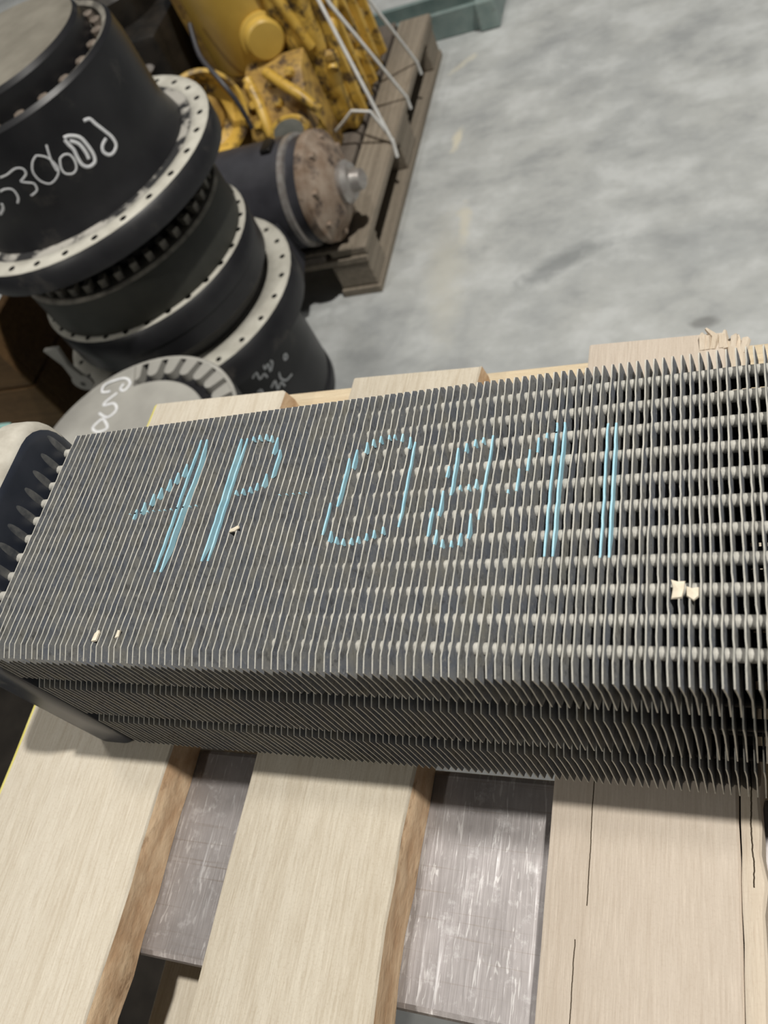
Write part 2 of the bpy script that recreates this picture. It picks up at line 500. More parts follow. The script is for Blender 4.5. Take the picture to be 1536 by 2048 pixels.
for (x0, x1) in ((-0.338, -0.245), (0.0, 0.09), (0.30, 0.40)):
    MB().box(x0, x1, -0.52, 0.361, DZ - DT - 0.11, DZ - DT - 0.0902).build('bottom_board', 'wood_a', pal, bevel=0.0012, segs=1)
# splintered back corner of the right board
sp = random.Random(11)
for k in range(7):
    x = -0.0215 + 0.0032 * k + sp.uniform(-.0012, .0012)
    y = 0.3545 - 0.0009 * max(0, k - 3) ** 2 * 0.6
    mb = MB()
    mb.tube([(x, y - 0.010, DZ - 0.0012), (x + sp.uniform(-.002, .002), y - 0.002, DZ + sp.uniform(-.0005, .0012)),
             (x + sp.uniform(-.004, .004), y + sp.uniform(.001, .004), DZ + sp.uniform(-.003, .002))],
            [0.0022, 0.0026, 0.0008], 5)
    mb.build('wood_splinter', 'wood_strip', pal, smooth=60)

# ------------------------------------------------------------------ lift forks
FT = DZ - DT - 0.0003
def fork(y0, y1, label):
    t = thing('lift_fork', (0.78, (y0 + y1) / 2, FT - 0.036), label, 'lift fork', 'steel forks under the pallet')
    prof = [(-0.40, FT - 0.012), (-0.39, FT - 0.001), (-0.385, FT), (0.76, FT), (0.78, FT + 0.02), (0.78, FT + 0.40),
            (0.82, FT + 0.40), (0.82, FT - 0.036), (0.0, FT - 0.036), (-0.39, FT - 0.02)]
    mb = MB().prism(prof, y0, y1, 'Y')
    mb.build('fork_blade', 'fork', t, bevel=0.003, segs=2)
    return t
fork(0.000, 0.106, 'scratched steel lift fork seen through the gaps between pale pallet boards')
fork(-0.310, -0.204, 'scratched steel lift fork under the near end of the pallet')
mast = thing('lift_mast', (0.9, -0.1, 0), 'black steel lift mast behind the fork heels', 'lift mast')
for z in (FT - 0.02, FT + 0.30):
    MB().box(0.8205, 0.86, -0.42, 0.22, z, z + 0.09).build('carriage_bar', 'mast', mast, bevel=0.003, segs=1)
for y in (-0.40, 0.12):
    MB().box(0.8605, 0.95, y, y + 0.08, 0.0, 1.7).build('mast_rail', 'mast', mast, bevel=0.004, segs=1)
for z in (0.02, 1.6):
    MB().box(0.88, 0.94, -0.319, 0.119, z, z + 0.08).build('cross_bar', 'mast', mast, bevel=0.003, segs=1)

# ------------------------------------------------------------------ finned cooler core
TOP = 0.997
YF, YB = 0.098, 0.2318
P = 0.003175
TUBES = [0.1100 + 0.0112 * i for i in range(11)]
TZ = TOP - 0.0058      # axis of the top tube row
cool = thing('cooler_core', (-0.326, 0.16, DZ), 'dark finned cooler core with blue painted part number, lying on pale pallet', 'cooler core')

def yk(x, y):
    """the core is slightly narrower towards its left header"""
    return YF + (y - YF) * (1 + 0.30 * min(x, 0.0))

def fin_mesh(zt, zb, seed, top_layer):
    """one thin plate in the YZ plane, chamfered at the upper corners, tips at the lower ones, upper lip bent over"""
    rnd = random.Random(seed)
    th = 0.00052
    ycol = [YF, YF + 0.006]
    for t in TUBES:
        ycol += [t, t + 0.0031, t + 0.0081]
    ycol = sorted(set([y for y in ycol if YF + 0.007 < y < YB - 0.004] + [YF, YF + 0.006, YB - 0.003, YB]))
    ph = rnd.uniform(0, 6)
    a1 = rnd.uniform(0.00004, 0.00016)
    bent = rnd.random() < 0.2
    yb = rnd.uniform(YF, YB)
    lean = rnd.uniform(0.0008, 0.0013) if top_layer else rnd.uniform(0.0002, 0.0006)
    rows = [(0.0, 0.0), (0.0035, 0.5), (0.0085, 1.0), (1.0, 1.0)]      # depth below the edge, share of the lean
    wob = {}
    def xo(y, j):
        w = a1 * math.sin(y * 95 + ph)
        near = min(abs(y - t) for t in TUBES)
        if y not in wob:
            wob[y] = rnd.uniform(-1, 1) * 0.00008
        if top_layer:
            w += (0.00008 if near < 0.001 else -0.00006) + wob[y]
            if bent:
                w += 0.0006 * math.exp(-((y - yb) / 0.014) ** 2)
        ln = lean * (0.25 if (near < 0.001 and top_layer) else 1.0)
        return w * (1.0, 0.6, 0.25, 0.0)[j] + ln * rows[j][1]
    cols = []
    for y in ycol:
        t, b = zt, zb
        if y == ycol[0]:
            t, b = zt - 0.0028, zb + 0.0055
        elif y == ycol[-1]:
            t, b = zt - 0.0035, zb + 0.004
        cols.append([(y, t), (y, t - 0.0035), (y, t - 0.0085), (y, b)])
    nc, nr = len(cols), 4
    vs_, fs, ms = [], [], []
    for side in (-1, 1):
        for c in cols:
            for j, (y, z) in enumerate(c):
                vs_.append((xo(y, j) + side * th / 2, y, z))
    o = nc * nr
    for i in range(nc - 1):
        for j in range(nr - 1):
            a, b2, c2, d = i * nr + j, (i + 1) * nr + j, (i + 1) * nr + j + 1, i * nr + j + 1
            fs.append((a, b2, c2, d)); ms.append(0)
            fs.append((o + d, o + c2, o + b2, o + a)); ms.append(0)
        for j in (0, nr - 1):
            a, b2 = i * nr + j, (i + 1) * nr + j
            fs.append((a, b2, o + b2, o + a)); ms.append(1)
    for i in (0, nc - 1):
        for j in range(nr - 1):
            a, b2 = i * nr + j, i * nr + j + 1
            fs.append((a, b2, o + b2, o + a)); ms.append(1)
    mb = MB().add([(x, y - YF, z - DZ) for x, y, z in vs_], fs, ms)
    return mb.mesh('fin', ['fin', 'fin_edge']), sorted((y, xo(y, 0)) for y in ycol)

LAYERS = [(TOP, 0.9645), (0.9612, 0.9175), (0.9148, 0.8712)]
X0 = -0.311
N_SEEN = 108
FIN_X = [X0 + P * k + random.uniform(-1, 1) * 0.00022 for k in range(N_SEEN)]
EDGE = {}
rest = MB()
for li, (zt, zb) in enumerate(LAYERS):
    var = [fin_mesh(zt, zb, 100 * li + s, li == 0) for s in range(9)]
    shift = (0.0, 0.0012, 0.0005)[li]
    start = 24 if li == 2 else 0
    for k in range(N_SEEN):
        x = FIN_X[k] + shift
        if k >= start:
            pick = random.randrange(len(var))
            if li == 0:
                EDGE[k] = var[pick][1]
            link_copy('fin', var[pick][0], cool, (x + 0.326, YF - 0.16, 0)).scale = (1, 1 + 0.30 * min(x, 0.0), 1)
    xs = [FIN_X[k] + shift for k in range(start)] + [X0 + P * k + shift for k in range(N_SEEN, 160)]
    for x in xs:
        me = random.choice(var)[0]
        b = len(rest.v)
        rest.v += [(v.co.x + x, yk(x, v.co.y + YF), v.co.z + DZ) for v in me.vertices]
        for p in me.polygons:
            rest.f.append(tuple(i + b for i in p.vertices)); rest.m.append(p.material_index)
tag(rest.build('fin_pack', ['fin', 'fin_edge'], cool), kind='stuff')

# tubes
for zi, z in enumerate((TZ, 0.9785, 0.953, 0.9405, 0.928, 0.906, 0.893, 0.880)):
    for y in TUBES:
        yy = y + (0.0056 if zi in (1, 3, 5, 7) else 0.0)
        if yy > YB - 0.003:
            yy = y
        MB().tube([(xx, yk(xx, yy), z) for xx in (-0.3200, -0.16, 0.0, 0.11, 0.2205)], 0.0023, 10).build('tube', 'tube' if zi == 0 else 'tube_shade', cool, smooth=50)

for z in (0.9850, 0.9720, 0.9655, 0.9465, 0.917, 0.8755):  # extra back-column tubes added to block the lit wood behind
    MB().tube([(xx, yk(xx, TUBES[-1]), z) for xx in (-0.3200, -0.16, 0.0, 0.11, 0.2205)], 0.0023, 10).build('tube', 'tube_shade', cool, smooth=50)

# headers
def header(x0, x1, YH, parent):
    """flat tank: rounded crest and rounded back corner; dusty where it faces up"""
    rnd = 0.0075
    out = [(0.0985, DZ + 0.0005), (YH, DZ + 0.0005)]
    zc = 1.0205
    rc = 0.020
    for k in range(7):
        a = (PI / 2) * k / 6
        out.append((YH - rc + rc * math.cos(a), zc - rc + rc * math.sin(a)))
    rc2 = 0.012
    for k in range(5):
        a = PI / 2 + (PI / 2) * k / 4
        out.append((0.0985 + rc2 + rc2 * math.cos(a), zc - rc2 + rc2 * math.sin(a)))
    n = len(out)
    cy = sum(p[0] for p in out) / n
    rings = []
    sec = [(0.0, x1, 0.0)]
    for k in range(6):
        a = (PI / 2) * k / 5
        sec.append((0, x1 - rnd + rnd * math.cos(a), -rnd * (1 - math.sin(a)) * 0 + rnd * math.sin(a)))
    vs_, fs, ms = [], [], []
    # cross-section steps: (x, inset)
    steps = []
    for k in range(7):
        a = (PI / 2) * k / 6
        steps.append((x1 - rnd + rnd * math.cos(a) , rnd * (1 - math.sin(a))))
    for k in range(7):
        a = (PI / 2) * k / 6
        steps.append((x0 + rnd - rnd * math.sin(a), rnd * (1 - math.cos(a))))
    for (x, ins) in steps:
        for (y, z) in out:
            dy = ins if y < cy else -ins
            f = 1.0 if z > DZ + 0.02 else 0.0
            ky = max(-1, min(1, (y - cy) / 0.05))
            vs_.append((x, y - ky * ins * (0.8 if ky > 0 else 0.3), z - (ins if f else -ins * 0.3)))
    for s in range(len(steps) - 1):
        for j in range(n):
            j2 = (j + 1) % n
            fs.append((s * n + j, s * n + j2, (s + 1) * n + j2, (s + 1) * n + j))
            zmid = (out[j][1] + out[j2][1]) / 2
            ms.append(1 if (s >= 2 and zmid > 1.0) else 0)
    fs.append(tuple(range(n))[::-1]); ms.append(0)
    fs.append(tuple((len(steps) - 1) * n + j for j in range(n))); ms.append(0)
    return MB().add(vs_, fs, ms).build('header_tank', ['header', 'header_dust'], parent, smooth=40)
hd = header(-0.3440, -0.3192, 0.2195, cool)
header(0.219, 0.244, 0.2265, cool)
# swaged collars on the header face above each tube
for y in TUBES:
    mb = MB()
    yt = yk(-0.3175, y)
    prof = [(-0.004, 0.0010), (-0.002, 0.0020), (0.0, 0.0023), (0.004, 0.0024), (0.008, 0.0023), (0.011, 0.0020), (0.0135, 0.0014), (0.015, 0.0007)]
    vs_, fs = [], []
    for (dz, w) in prof:
        z = TZ + dz
        for k in range(9):
            a = PI * k / 8
            vs_.append((-0.3195 + 0.0008 * math.sin(a) * (w / 0.003), yt - w * math.cos(a), z))
    for j in range(len(prof) - 1):
        for k in range(8):
            fs.append((j * 9 + k, j * 9 + k + 1, (j + 1) * 9 + k + 1, (j + 1) * 9 + k))
    fs.append(tuple(range(9)))
    mb.add(vs_, fs)
    mb.build('tube_collar', 'collar', hd, smooth=60)

# light blue paint-marker number on the fin edges
BLUE = {'4': [[(-0.2269, 0.2028), (-0.2303, 0.1969), (-0.2367, 0.1877), (-0.2443, 0.1786), (-0.2546, 0.1658)],
              [(-0.2554, 0.1677), (-0.2461, 0.1689), (-0.2379, 0.169), (-0.2212, 0.1708)],
              [(-0.2290, 0.2059), (-0.2297, 0.1388)]],
        'P': [[(-0.2068, 0.2046), (-0.2072, 0.1437)],
              [(-0.2034, 0.205), (-0.1973, 0.2061), (-0.1913, 0.2033), (-0.1886, 0.1963), (-0.1879, 0.187),
               (-0.1898, 0.1807), (-0.1952, 0.1779), (-0.2023, 0.1763)]],
        'dash': [[(-0.1817, 0.1739), (-0.1758, 0.1741), (-0.1683, 0.1744)]],
        '0': [[(-0.146, 0.196), (-0.1503, 0.1894), (-0.1524, 0.1784), (-0.1544, 0.1629), (-0.155, 0.1559), (-0.1513, 0.1517),
               (-0.1448, 0.1499), (-0.1366, 0.1519), (-0.129, 0.1555)],
              [(-0.145, 0.1967), (-0.1377, 0.1999), (-0.131, 0.2), (-0.1255, 0.1962), (-0.1233, 0.1874), (-0.1226, 0.1718), (-0.123, 0.1571)]],
        '8': [[(-0.0912, 0.1957), (-0.0981, 0.1939), (-0.1047, 0.1896), (-0.1064, 0.1802), (-0.1043, 0.1731), (-0.0973, 0.1727),
               (-0.0927, 0.1758), (-0.0908, 0.1838), (-0.091, 0.1932)],
              [(-0.1043, 0.1731), (-0.1085, 0.1676), (-0.1103, 0.1566), (-0.1087, 0.1505), (-0.1034, 0.1478), (-0.0987, 0.1487),
               (-0.0947, 0.1539), (-0.0929, 0.1624), (-0.0926, 0.1747)]],
        '1': [[(-0.081, 0.1695), (-0.0784, 0.1772), (-0.0754, 0.1849), (-0.0727, 0.1928), (-0.0678, 0.1959)],
              [(-0.0636, 0.1994), (-0.0637, 0.1432)]],
        'last 1': [[(-0.0452, 0.1972), (-0.0453, 0.1424)]]}
HALF = 0.00175
def edge_x(k, y):
    """where the wavy upper edge of fin k runs at y"""
    x = FIN_X[k]
    yl = YF + (y - YF) / (1 + 0.30 * min(x, 0.0))
    pts = EDGE[k]
    for (a, b) in zip(pts, pts[1:]):
        if a[0] <= yl <= b[0]:
            return x + a[1] + (b[1] - a[1]) * (yl - a[0]) / (b[0] - a[0])
    return x + pts[0][1]
FAINT = {('4', 1), ('dash', 0), ('1', 0)}
for key, strokes in BLUE.items():
    mb = MB()
    spans = {}
    for si, s in enumerate(strokes):
        faint = (key, si) in FAINT
        for (a, b) in zip(s, s[1:]):
            L = math.hypot(b[0] - a[0], b[1] - a[1])
            n = max(2, int(L / 0.0004))
            for i in range(n + 1):
                x = a[0] + (b[0] - a[0]) * i / n
                y = a[1] + (b[1] - a[1]) * i / n
                for k, fx in enumerate(FIN_X):
                    if abs(fx - x) < (0.0031 if len(s) == 2 else HALF):
                        spans.setdefault((k, faint), []).append(y)
    rnd = random.Random(5)
    for (k, faint), ysl in spans.items():
        ysl.sort()
        runs = [[ysl[0], ysl[0]]]
        for y in ysl[1:]:
            if y - runs[-1][1] < 0.004:
                runs[-1][1] = y
            else:
                runs.append([y, y])
        for (ya, yb) in runs:
            grow = 0.0002 if faint else 0.0010
            ya -= grow; yb += grow
            ln = yb - ya
            if faint:
                dep = 0.0009
            else:
                dep = (0.0008 if k % 2 else 0.0022) if ln > 0.03 else rnd.uniform(0.0006, 0.0016) if ln > 0.012 else rnd.uniform(0.0012, 0.0026)
            x = FIN_X[k]
            n = max(3, int(ln / 0.0011))
            vs_, fs = [], []
            for i in range(n + 1):
                t = i / n
                y = ya + ln * t
                w0, w1 = edge_x(k, y) - 0.00034, edge_x(k, y) + 0.00036
                if ln > 0.012:
                    d = dep * min(1, 6 * t + 0.1, 6 * (1 - t) + 0.1)
                else:
                    d = dep * max(0.08, 1 - abs(t - 0.35) / 0.65)
                vs_ += [(w0, y, TOP - 0.0003), (w0, y, TOP + 0.00012), (w1, y, TOP + 0.00012), (w1 + d * 0.16 + 0.00004, y, TOP - 0.0003 - d)]
            for i in range(n):
                for j in range(3):
                    fs.append((i * 4 + j, (i + 1) * 4 + j, (i + 1) * 4 + j + 1, i * 4 + j + 1))
            fs += [(0, 1, 2, 3), tuple(n * 4 + j for j in (3, 2, 1, 0))]
            mb.add(vs_, fs)
    tag(mb.build('painted_character', 'blue_paint', cool), 'light blue paint marker character %s across the fin edges' % key)

# wood and paint chips caught on the fins
def chip(at, pts, th, label, rot=0.0, tilt=0.1):
    mat = Matrix.Translation(at) @ Matrix.Rotation(rot, 4, 'Z') @ Matrix.Rotation(tilt, 4, 'X')
    mb = MB()
    n = len(pts)
    rr = random.Random(len(pts) + int(at[0] * 1e4))
    vs_ = [mat @ Vector((x, y, 0)) for x, y in pts] + [mat @ Vector((x * .9, y * .9, th * rr.uniform(.6, 1.3))) for x, y in pts]
    vs_.append(mat @ Vector((0, 0, th * 1.5)))
    fs = [tuple(range(n))[::-1]] + [(k, (k + 1) % n, n + (k + 1) % n, n + k) for k in range(n)]
    fs += [(n + k, n + (k + 1) % n, 2 * n) for k in range(n)]
    mb.add(vs_, fs)
    o = mb.build('wood_chip', 'chip', None, at=at)
    return tag(o, label, 'wood chip', 'cream chips caught on the fins')
chip((-0.0222, 0.1292, TOP + 0.0002), [(-.0022, -.0032), (.0012, -.0030), (.0019, .0002), (.0022, .0030), (-.0003, .0029), (-.0023, .0036), (-.0016, .0005)], 0.0009,
     'larger jagged cream chip lying across fins near the right edge')
chip((-0.0178, 0.1281, TOP + 0.0002), [(-.0019, -.0012), (.0002, -.0027), (.0018, -.0014), (.0019, .0018), (-.0002, .0014), (-.0020, .0022)], 0.0008,
     'smaller cream chip touching the right side of the larger jagged chip')
chip((-0.2492, 0.1080, TOP + 0.0001), [(-.0013, -.0026), (.0010, -.0021), (.0015, .0016), (.0004, .0028), (-.0010, .0010)], 0.0008,
     'cream flake near the front left corner of the fins, left one of two')
chip((-0.2384, 0.1092, TOP + 0.0001), [(-.0009, -.0019), (.0008, -.0012), (.0010, .0016), (-.0006, .0018)], 0.0007,
     'tiny cream flake near the front left corner of the fins, right one of two')
chip((-0.1975, 0.1573, TOP + 0.0002), [(-.0024, -.0014), (.0002, -.0008), (.0022, .0006), (.0018, .0018), (-.0006, .0008), (-.0020, .0004)], 0.0007,
     'crumpled tan flake on the fins just below the painted letter P')

# ------------------------------------------------------------------ drive hubs
def flange_mb(ax, ay, r0, r1, z0, z1, nh, hr, rh, inner=None, a_off=0.0):
    """ring with real drilled holes in its top; slots: dust, black, patchy dust"""
    mb = MB()
    zd = z1 - 0.03
    for k in range(nh):
        a0 = a_off + 2 * PI * k / nh
        da = 2 * PI / nh
        ri = r0 if inner is None else inner
        am = a0 + da / 2
        out, hole, low = [], [], []
        # 8 boundary points of the sector matched with 8 points of the hole
        bnd = [(ri, a0), (ri, am), (ri, a0 + da), (rh, a0 + da), (r1, a0 + da), (r1, am), (r1, a0), (rh, a0)]
        cx, cy = rh * math.cos(am), rh * math.sin(am)
        for (r, a) in bnd:
            p = Vector((r * math.cos(a), r * math.sin(a)))
            d = (p - Vector((cx, cy))).normalized()
            out.append((ax + p.x, ay + p.y, z1))
            hole.append((ax + cx + d.x * hr, ay + cy + d.y * hr, z1))
            low.append((ax + cx + d.x * hr, ay + cy + d.y * hr, zd))
        vs_ = out + hole + low
        fs = [(j, (j + 1) % 8, 8 + (j + 1) % 8, 8 + j) for j in range(8)]
        fs += [(8 + j, 8 + (j + 1) % 8, 16 + (j + 1) % 8, 16 + j) for j in range(8)]
        fs.append(tuple(range(16, 24)))
        ms = [0] * 8 + [1] * 9
        # walls
        b = len(vs_)
        for r in (r1, ri):
            for a in (a0, am, a0 + da):
                vs_.append((ax + r * math.cos(a), ay + r * math.sin(a), z1))
                vs_.append((ax + r * math.cos(a), ay + r * math.sin(a), z0))
        for j in (0, 2):
            fs.append((b + j, b + j + 1, b + j + 3, b + j + 2)); ms.append(1)
        for j in (6, 8):
            fs.append((b + j, b + j + 1, b + j + 3, b + j + 2)); ms.append(1)
        fs.append((b + 1, b + 7, b + 9, b + 3)); ms.append(1)
        fs.append((b + 3, b + 9, b + 11, b + 5)); ms.append(1)
        mb.add(vs_, fs, ms)
    return mb

AX, AY = -1.02, 1.106
def ring_parts(parent, name, n, r, z, mk, mats, ax=AX, ay=AY, off=0.0, smooth=35):
    mb = MB()
    mk(mb)
    me = mb.mesh(name, mats, smooth=smooth)
    og = ORG[parent.name]
    for k in range(n):
        a = off + 2 * PI * k / n
        o = link_copy(name, me, parent, (ax + r * math.cos(a) - og.x, ay + r * math.sin(a) - og.y, z - og.z))
        o.rotation_euler = (0, 0, a)

def lathe_part(parent, name, prof, mats, mis=None, ax=AX, ay=AY, n=72, smooth=35, close=True):
    mb = MB().lathe(prof, n, Matrix.Translation((ax, ay, 0)), mis, close)
    return mb.build(name, mats, parent, smooth=smooth)

def weld(parent_obj):
    bm = bmesh.new(); bm.from_mesh(parent_obj.data)
    bmesh.ops.remove_doubles(bm, verts=bm.verts, dist=1e-5)
    bmesh.ops.recalc_face_normals(bm, faces=bm.faces)
    bm.to_mesh(parent_obj.data); bm.free()
    return parent_obj

# lower hub
h3 = thing('drive_hub', (AX, AY, 0), 'lowest black drive hub of the stack, standing on the concrete floor', 'drive hub', 'stacked black drive hubs')
lathe_part(h3, 'hub_body', [(0.186, 0.0), (0.197, 0.012), (0.197, 0.03), (0.191, 0.036), (0.196, 0.05), (0.1965, 0.24), (0.20, 0.268)], 'black')
weld(flange_mb(AX, AY, 0.19, 0.245, 0.268, 0.33, 26, 0.006, 0.228).build('flange', ['dust', 'black'], h3, smooth=35))
lathe_part(h3, 'hub_top', [(0.1895, 0.27), (0.1895, 0.3295)], 'dust')
# middle hub
h2 = thing('drive_hub', (AX, AY, 0.33), 'middle drive hub of the stack with thin pale ring and notched rim', 'drive hub', 'stacked black drive hubs')
lathe_part(h2, 'hub_body', [(0.175, 0.3302), (0.190, 0.335), (0.196, 0.35), (0.199, 0.362), (0.207, 0.364), (0.212, 0.37), (0.212, 0.405)], 'black')
weld(flange_mb(AX, AY, 0.18, 0.2135, 0.405, 0.45, 30, 0.006, 0.2025).build('flange', ['dust', 'black'], h2, smooth=35))
lathe_part(h2, 'upper_drum', [(0.1895, 0.42), (0.1895, 0.4505), (0.2015, 0.451), (0.2025, 0.455), (0.2025, 0.53), (0.199, 0.536), (0.165, 0.536)], ['black_green', 'dust_ledge'], [0, 0, 0, 0, 1, 1])
ring_parts(h2, 'rim_tooth', 40, 0.184, 0.5362, lambda mb: mb.box(-0.009, 0.009, -0.006, 0.006, 0, 0.016), ['dust_ledge'])
lathe_part(h2, 'neck', [(0.164, 0.53), (0.164, 0.579)], 'black')
# hanging eye lug on the near side of the middle hub
lug = MB()
prof = []
lx, lz = -1.113, 0.385
for k in range(13):
    a = math.radians(-235 + 290 * k / 12)
    prof.append((lx + 0.020 * math.cos(a), lz - 0.004 + 0.020 * math.sin(a)))
prof += [(lx + 0.006, lz + 0.045), (lx + 0.016, lz + 0.085), (lx - 0.016, lz + 0.085), (lx - 0.006, lz + 0.045)]
lug.prism(prof, 0.868, 0.876, 'Y')
lg = lug.build('lifting_lug', 'dust_grey', h2)
MB().lathe([(0.005, 0.0), (0.005, 0.0009)], 12, Matrix.Translation((lx, 0.8679, lz - 0.006)) @ Matrix.Rotation(PI / 2, 4, 'X')).build('eye_hole', 'dark_iron', lg)
# top hub
h1 = thing('drive_hub', (AX, AY, 0.579), 'topmost black drive hub with chalked number and bolted cover', 'drive hub', 'stacked black drive hubs')
weld(flange_mb(AX, AY, 0.16, 0.250, 0.598, 0.641, 28, 0.0062, 0.2335, inner=0.218).build('flange', ['dust', 'black'], h1, smooth=35))
lathe_part(h1, 'flange_foot', [(0.16, 0.5795), (0.19, 0.58), (0.2179, 0.60), (0.2179, 0.6408), (0.192, 0.6412)], ['black', 'dust_patch'], [0, 0, 0, 1])
lathe_part(h1, 'hub_body', [(0.2005, 0.6405), (0.197, 0.652), (0.191, 0.665), (0.189, 0.69), (0.189, 0.785), (0.186, 0.812), (0.180, 0.818),
                            (0.171, 0.815), (0.169, 0.800), (0.12, 0.799)], ['black', 'dust_ledge'], [0, 0, 0, 0, 0, 0, 1, 1, 1])
lathe_part(h1, 'cover', [(0.149, 0.7995), (0.149, 0.842), (0.144, 0.849), (0.137, 0.850), (0.06, 0.853)], ['black', 'cover'], [0, 0, 1, 1])
ring_parts(h1, 'cover_bolt', 24, 0.159, 0.7998, lambda mb: mb.lathe([(0.0095, 0), (0.0095, 0.012), (0.008, 0.0135)], 6), ['bolt'], off=0.1)
HUBTXT = [[(-1.457, 0.7415), (-1.403, 0.7425), (-1.352, 0.7379), (-1.358, 0.7248), (-1.399, 0.7168)], [(-1.629, 0.7071), (-1.554, 0.7154), (-1.529, 0.7236)],
          [(-1.368, 0.7604), (-1.302, 0.7604), (-1.216, 0.7632), (-1.168, 0.7586), (-1.172, 0.7503), (-1.218, 0.746), (-1.247, 0.7435), (-1.21, 0.7383), (-1.173, 0.7329), (-1.185, 0.7234), (-1.227, 0.7202), (-1.258, 0.7194)],
          [(-1.02, 0.7649), (-1.073, 0.7598), (-1.12, 0.7477), (-1.119, 0.7327), (-1.071, 0.7222), (-0.995, 0.7251), (-0.95, 0.7328), (-0.943, 0.7423), (-0.96, 0.7546), (-0.996, 0.7622), (-1.02, 0.7649)],
          [(-0.906, 0.7697), (-0.928, 0.76), (-0.954, 0.7462), (-0.964, 0.7327)],
          [(-0.889, 0.7442), (-0.923, 0.7338), (-0.927, 0.7238), (-0.883, 0.7174), (-0.835, 0.7199), (-0.807, 0.7301), (-0.81, 0.7408), (-0.846, 0.7455), (-0.889, 0.7442)],
          [(-0.769, 0.7639), (-0.723, 0.7612), (-0.668, 0.7512), (-0.655, 0.7369), (-0.66, 0.7205), (-0.689, 0.7114), (-0.748, 0.7117), (-0.779, 0.7195), (-0.775, 0.7319), (-0.762, 0.743), (-0.77, 0.7525), (-0.772, 0.761)],
          [(-0.746, 0.7559), (-0.704, 0.7453), (-0.699, 0.7302), (-0.71, 0.7205)],
          [(-0.567, 0.7646), (-0.519, 0.7611), (-0.502, 0.7506), (-0.474, 0.735), (-0.453, 0.7211), (-0.462, 0.7094), (-0.516, 0.7042), (-0.562, 0.7065), (-0.582, 0.7154), (-0.555, 0.7227), (-0.5, 0.726)]]
LOWTXT = [[(-0.584, 0.2334), (-0.525, 0.2355), (-0.542, 0.2203), (-0.487, 0.2231), (-0.507, 0.207), (-0.438, 0.2168), (-0.451, 0.2241)], [(-0.7, 0.2248), (-0.637, 0.2298), (-0.643, 0.2118), (-0.581, 0.2137), (-0.572, 0.2015)],
          [(-0.291, 0.2036), (-0.252, 0.2007), (-0.257, 0.193), (-0.3, 0.1952), (-0.291, 0.2036)], [(-0.441, 0.188), (-0.461, 0.1742), (-0.42, 0.1604), (-0.327, 0.1578)],
          [(-0.599, 0.1768), (-0.529, 0.1817), (-0.552, 0.1621), (-0.486, 0.1675), (-0.472, 0.1536)], [(-0.743, 0.1911), (-0.7, 0.1902), (-0.708, 0.1794)]]
def smooth_line(p, k=4):
    out = []
    n = len(p)
    for i in range(n - 1):
        p0, p1, p2, p3 = p[max(i - 1, 0)], p[i], p[i + 1], p[min(i + 2, n - 1)]
        for j in range(k):
            t = j / k
            out.append(tuple(0.5 * (2 * b + (c - a) * t + (2 * a - 5 * b + 4 * c - d) * t * t + (3 * b - a - 3 * c + d) * t ** 3)
                             for a, b, c, d in zip(p0, p1, p2, p3)))
    out.append(tuple(p[-1]))
    return out
def chalk(parent, lines, r, w):
    for i, s in enumerate(lines):
        pts = [(AX + r * math.cos(a), AY + r * math.sin(a), z) for a, z in smooth_line(s)]
        ww = w[i] if isinstance(w, list) else w
        MB().tube(pts, ww, 6, flat=lambda p: Vector((p.x - AX, p.y - AY, 0)).normalized()).build('chalk_stroke', 'chalk', parent, smooth=60)
chalk(h1, HUBTXT, 0.1892, [0.0016, 0.002, 0.0014, 0.0013, 0.0014, 0.0014, 0.0025, 0.0025, 0.0024])
chalk(h3, LOWTXT, 0.1967, 0.0024)

# toothed hub with chalk scribble
GX, GY, GZ = -0.866, 0.648, 0.45
hg = thing('toothed_hub', (GX, GY, 0), 'grey dusty hub with black toothed rim and white scribble, behind the pallet', 'toothed hub')
lathe_part(hg, 'hub_body', [(0.17, 0.0), (0.176, 0.01), (0.176, 0.40), (0.19, 0.405), (0.19, 0.432), (0.15, 0.433)], 'black', ax=GX, ay=GY)
lathe_part(hg, 'cover_plate', [(0.136, 0.432), (0.136, 0.449), (0.134, 0.4515), (0.05, 0.452)], 'dust_grey', ax=GX, ay=GY)
def lobe(mb):
    pr_ = [(0.013, 0.0125), (-0.006, 0.0105)] + [(-0.008 - 0.0105 * math.cos(a), -0.0105 * math.sin(a)) for a in [math.radians(x) for x in (-60, -30, 0, 30, 60)]] + [(-0.006, -0.0105), (0.013, -0.0125)]
    mb.prism(pr_, 0, 0.0155, 'Z')
ring_parts(hg, 'rim_tooth', 30, 0.1695, 0.4325, lobe, ['dust_grey'], GX, GY)
lathe_part(hg, 'outer_rim', [(0.183, 0.4325), (0.183, 0.4475), (0.189, 0.4475), (0.1905, 0.445), (0.1905, 0.4322)], ['dust_grey', 'black'], [1, 0, 1, 1], ax=GX, ay=GY, close=False)
cake = MB()
n = 40
vs_, fs = [], []
rk = random.Random(3)
for k in range(n + 1):
    a = math.radians(108 + 180 * k / n)
    ro = 0.1900 + rk.uniform(-.003, .002)
    for (r, z) in ((0.134, 0.433), (0.134, 0.4512), (ro - 0.006, 0.4500), (ro, 0.445), (ro, 0.433)):
        vs_.append((GX + r * math.cos(a), GY + r * math.sin(a), z))
for k in range(n):
    for j in range(4):
        fs.append((k * 5 + j, (k + 1) * 5 + j, (k + 1) * 5 + j + 1, k * 5 + j + 1))
fs += [(0, 1, 2, 3, 4), tuple(n * 5 + j for j in (4, 3, 2, 1, 0))]
cake.add(vs_, fs).build('dust_cake', 'dust_grey', hg, smooth=40)
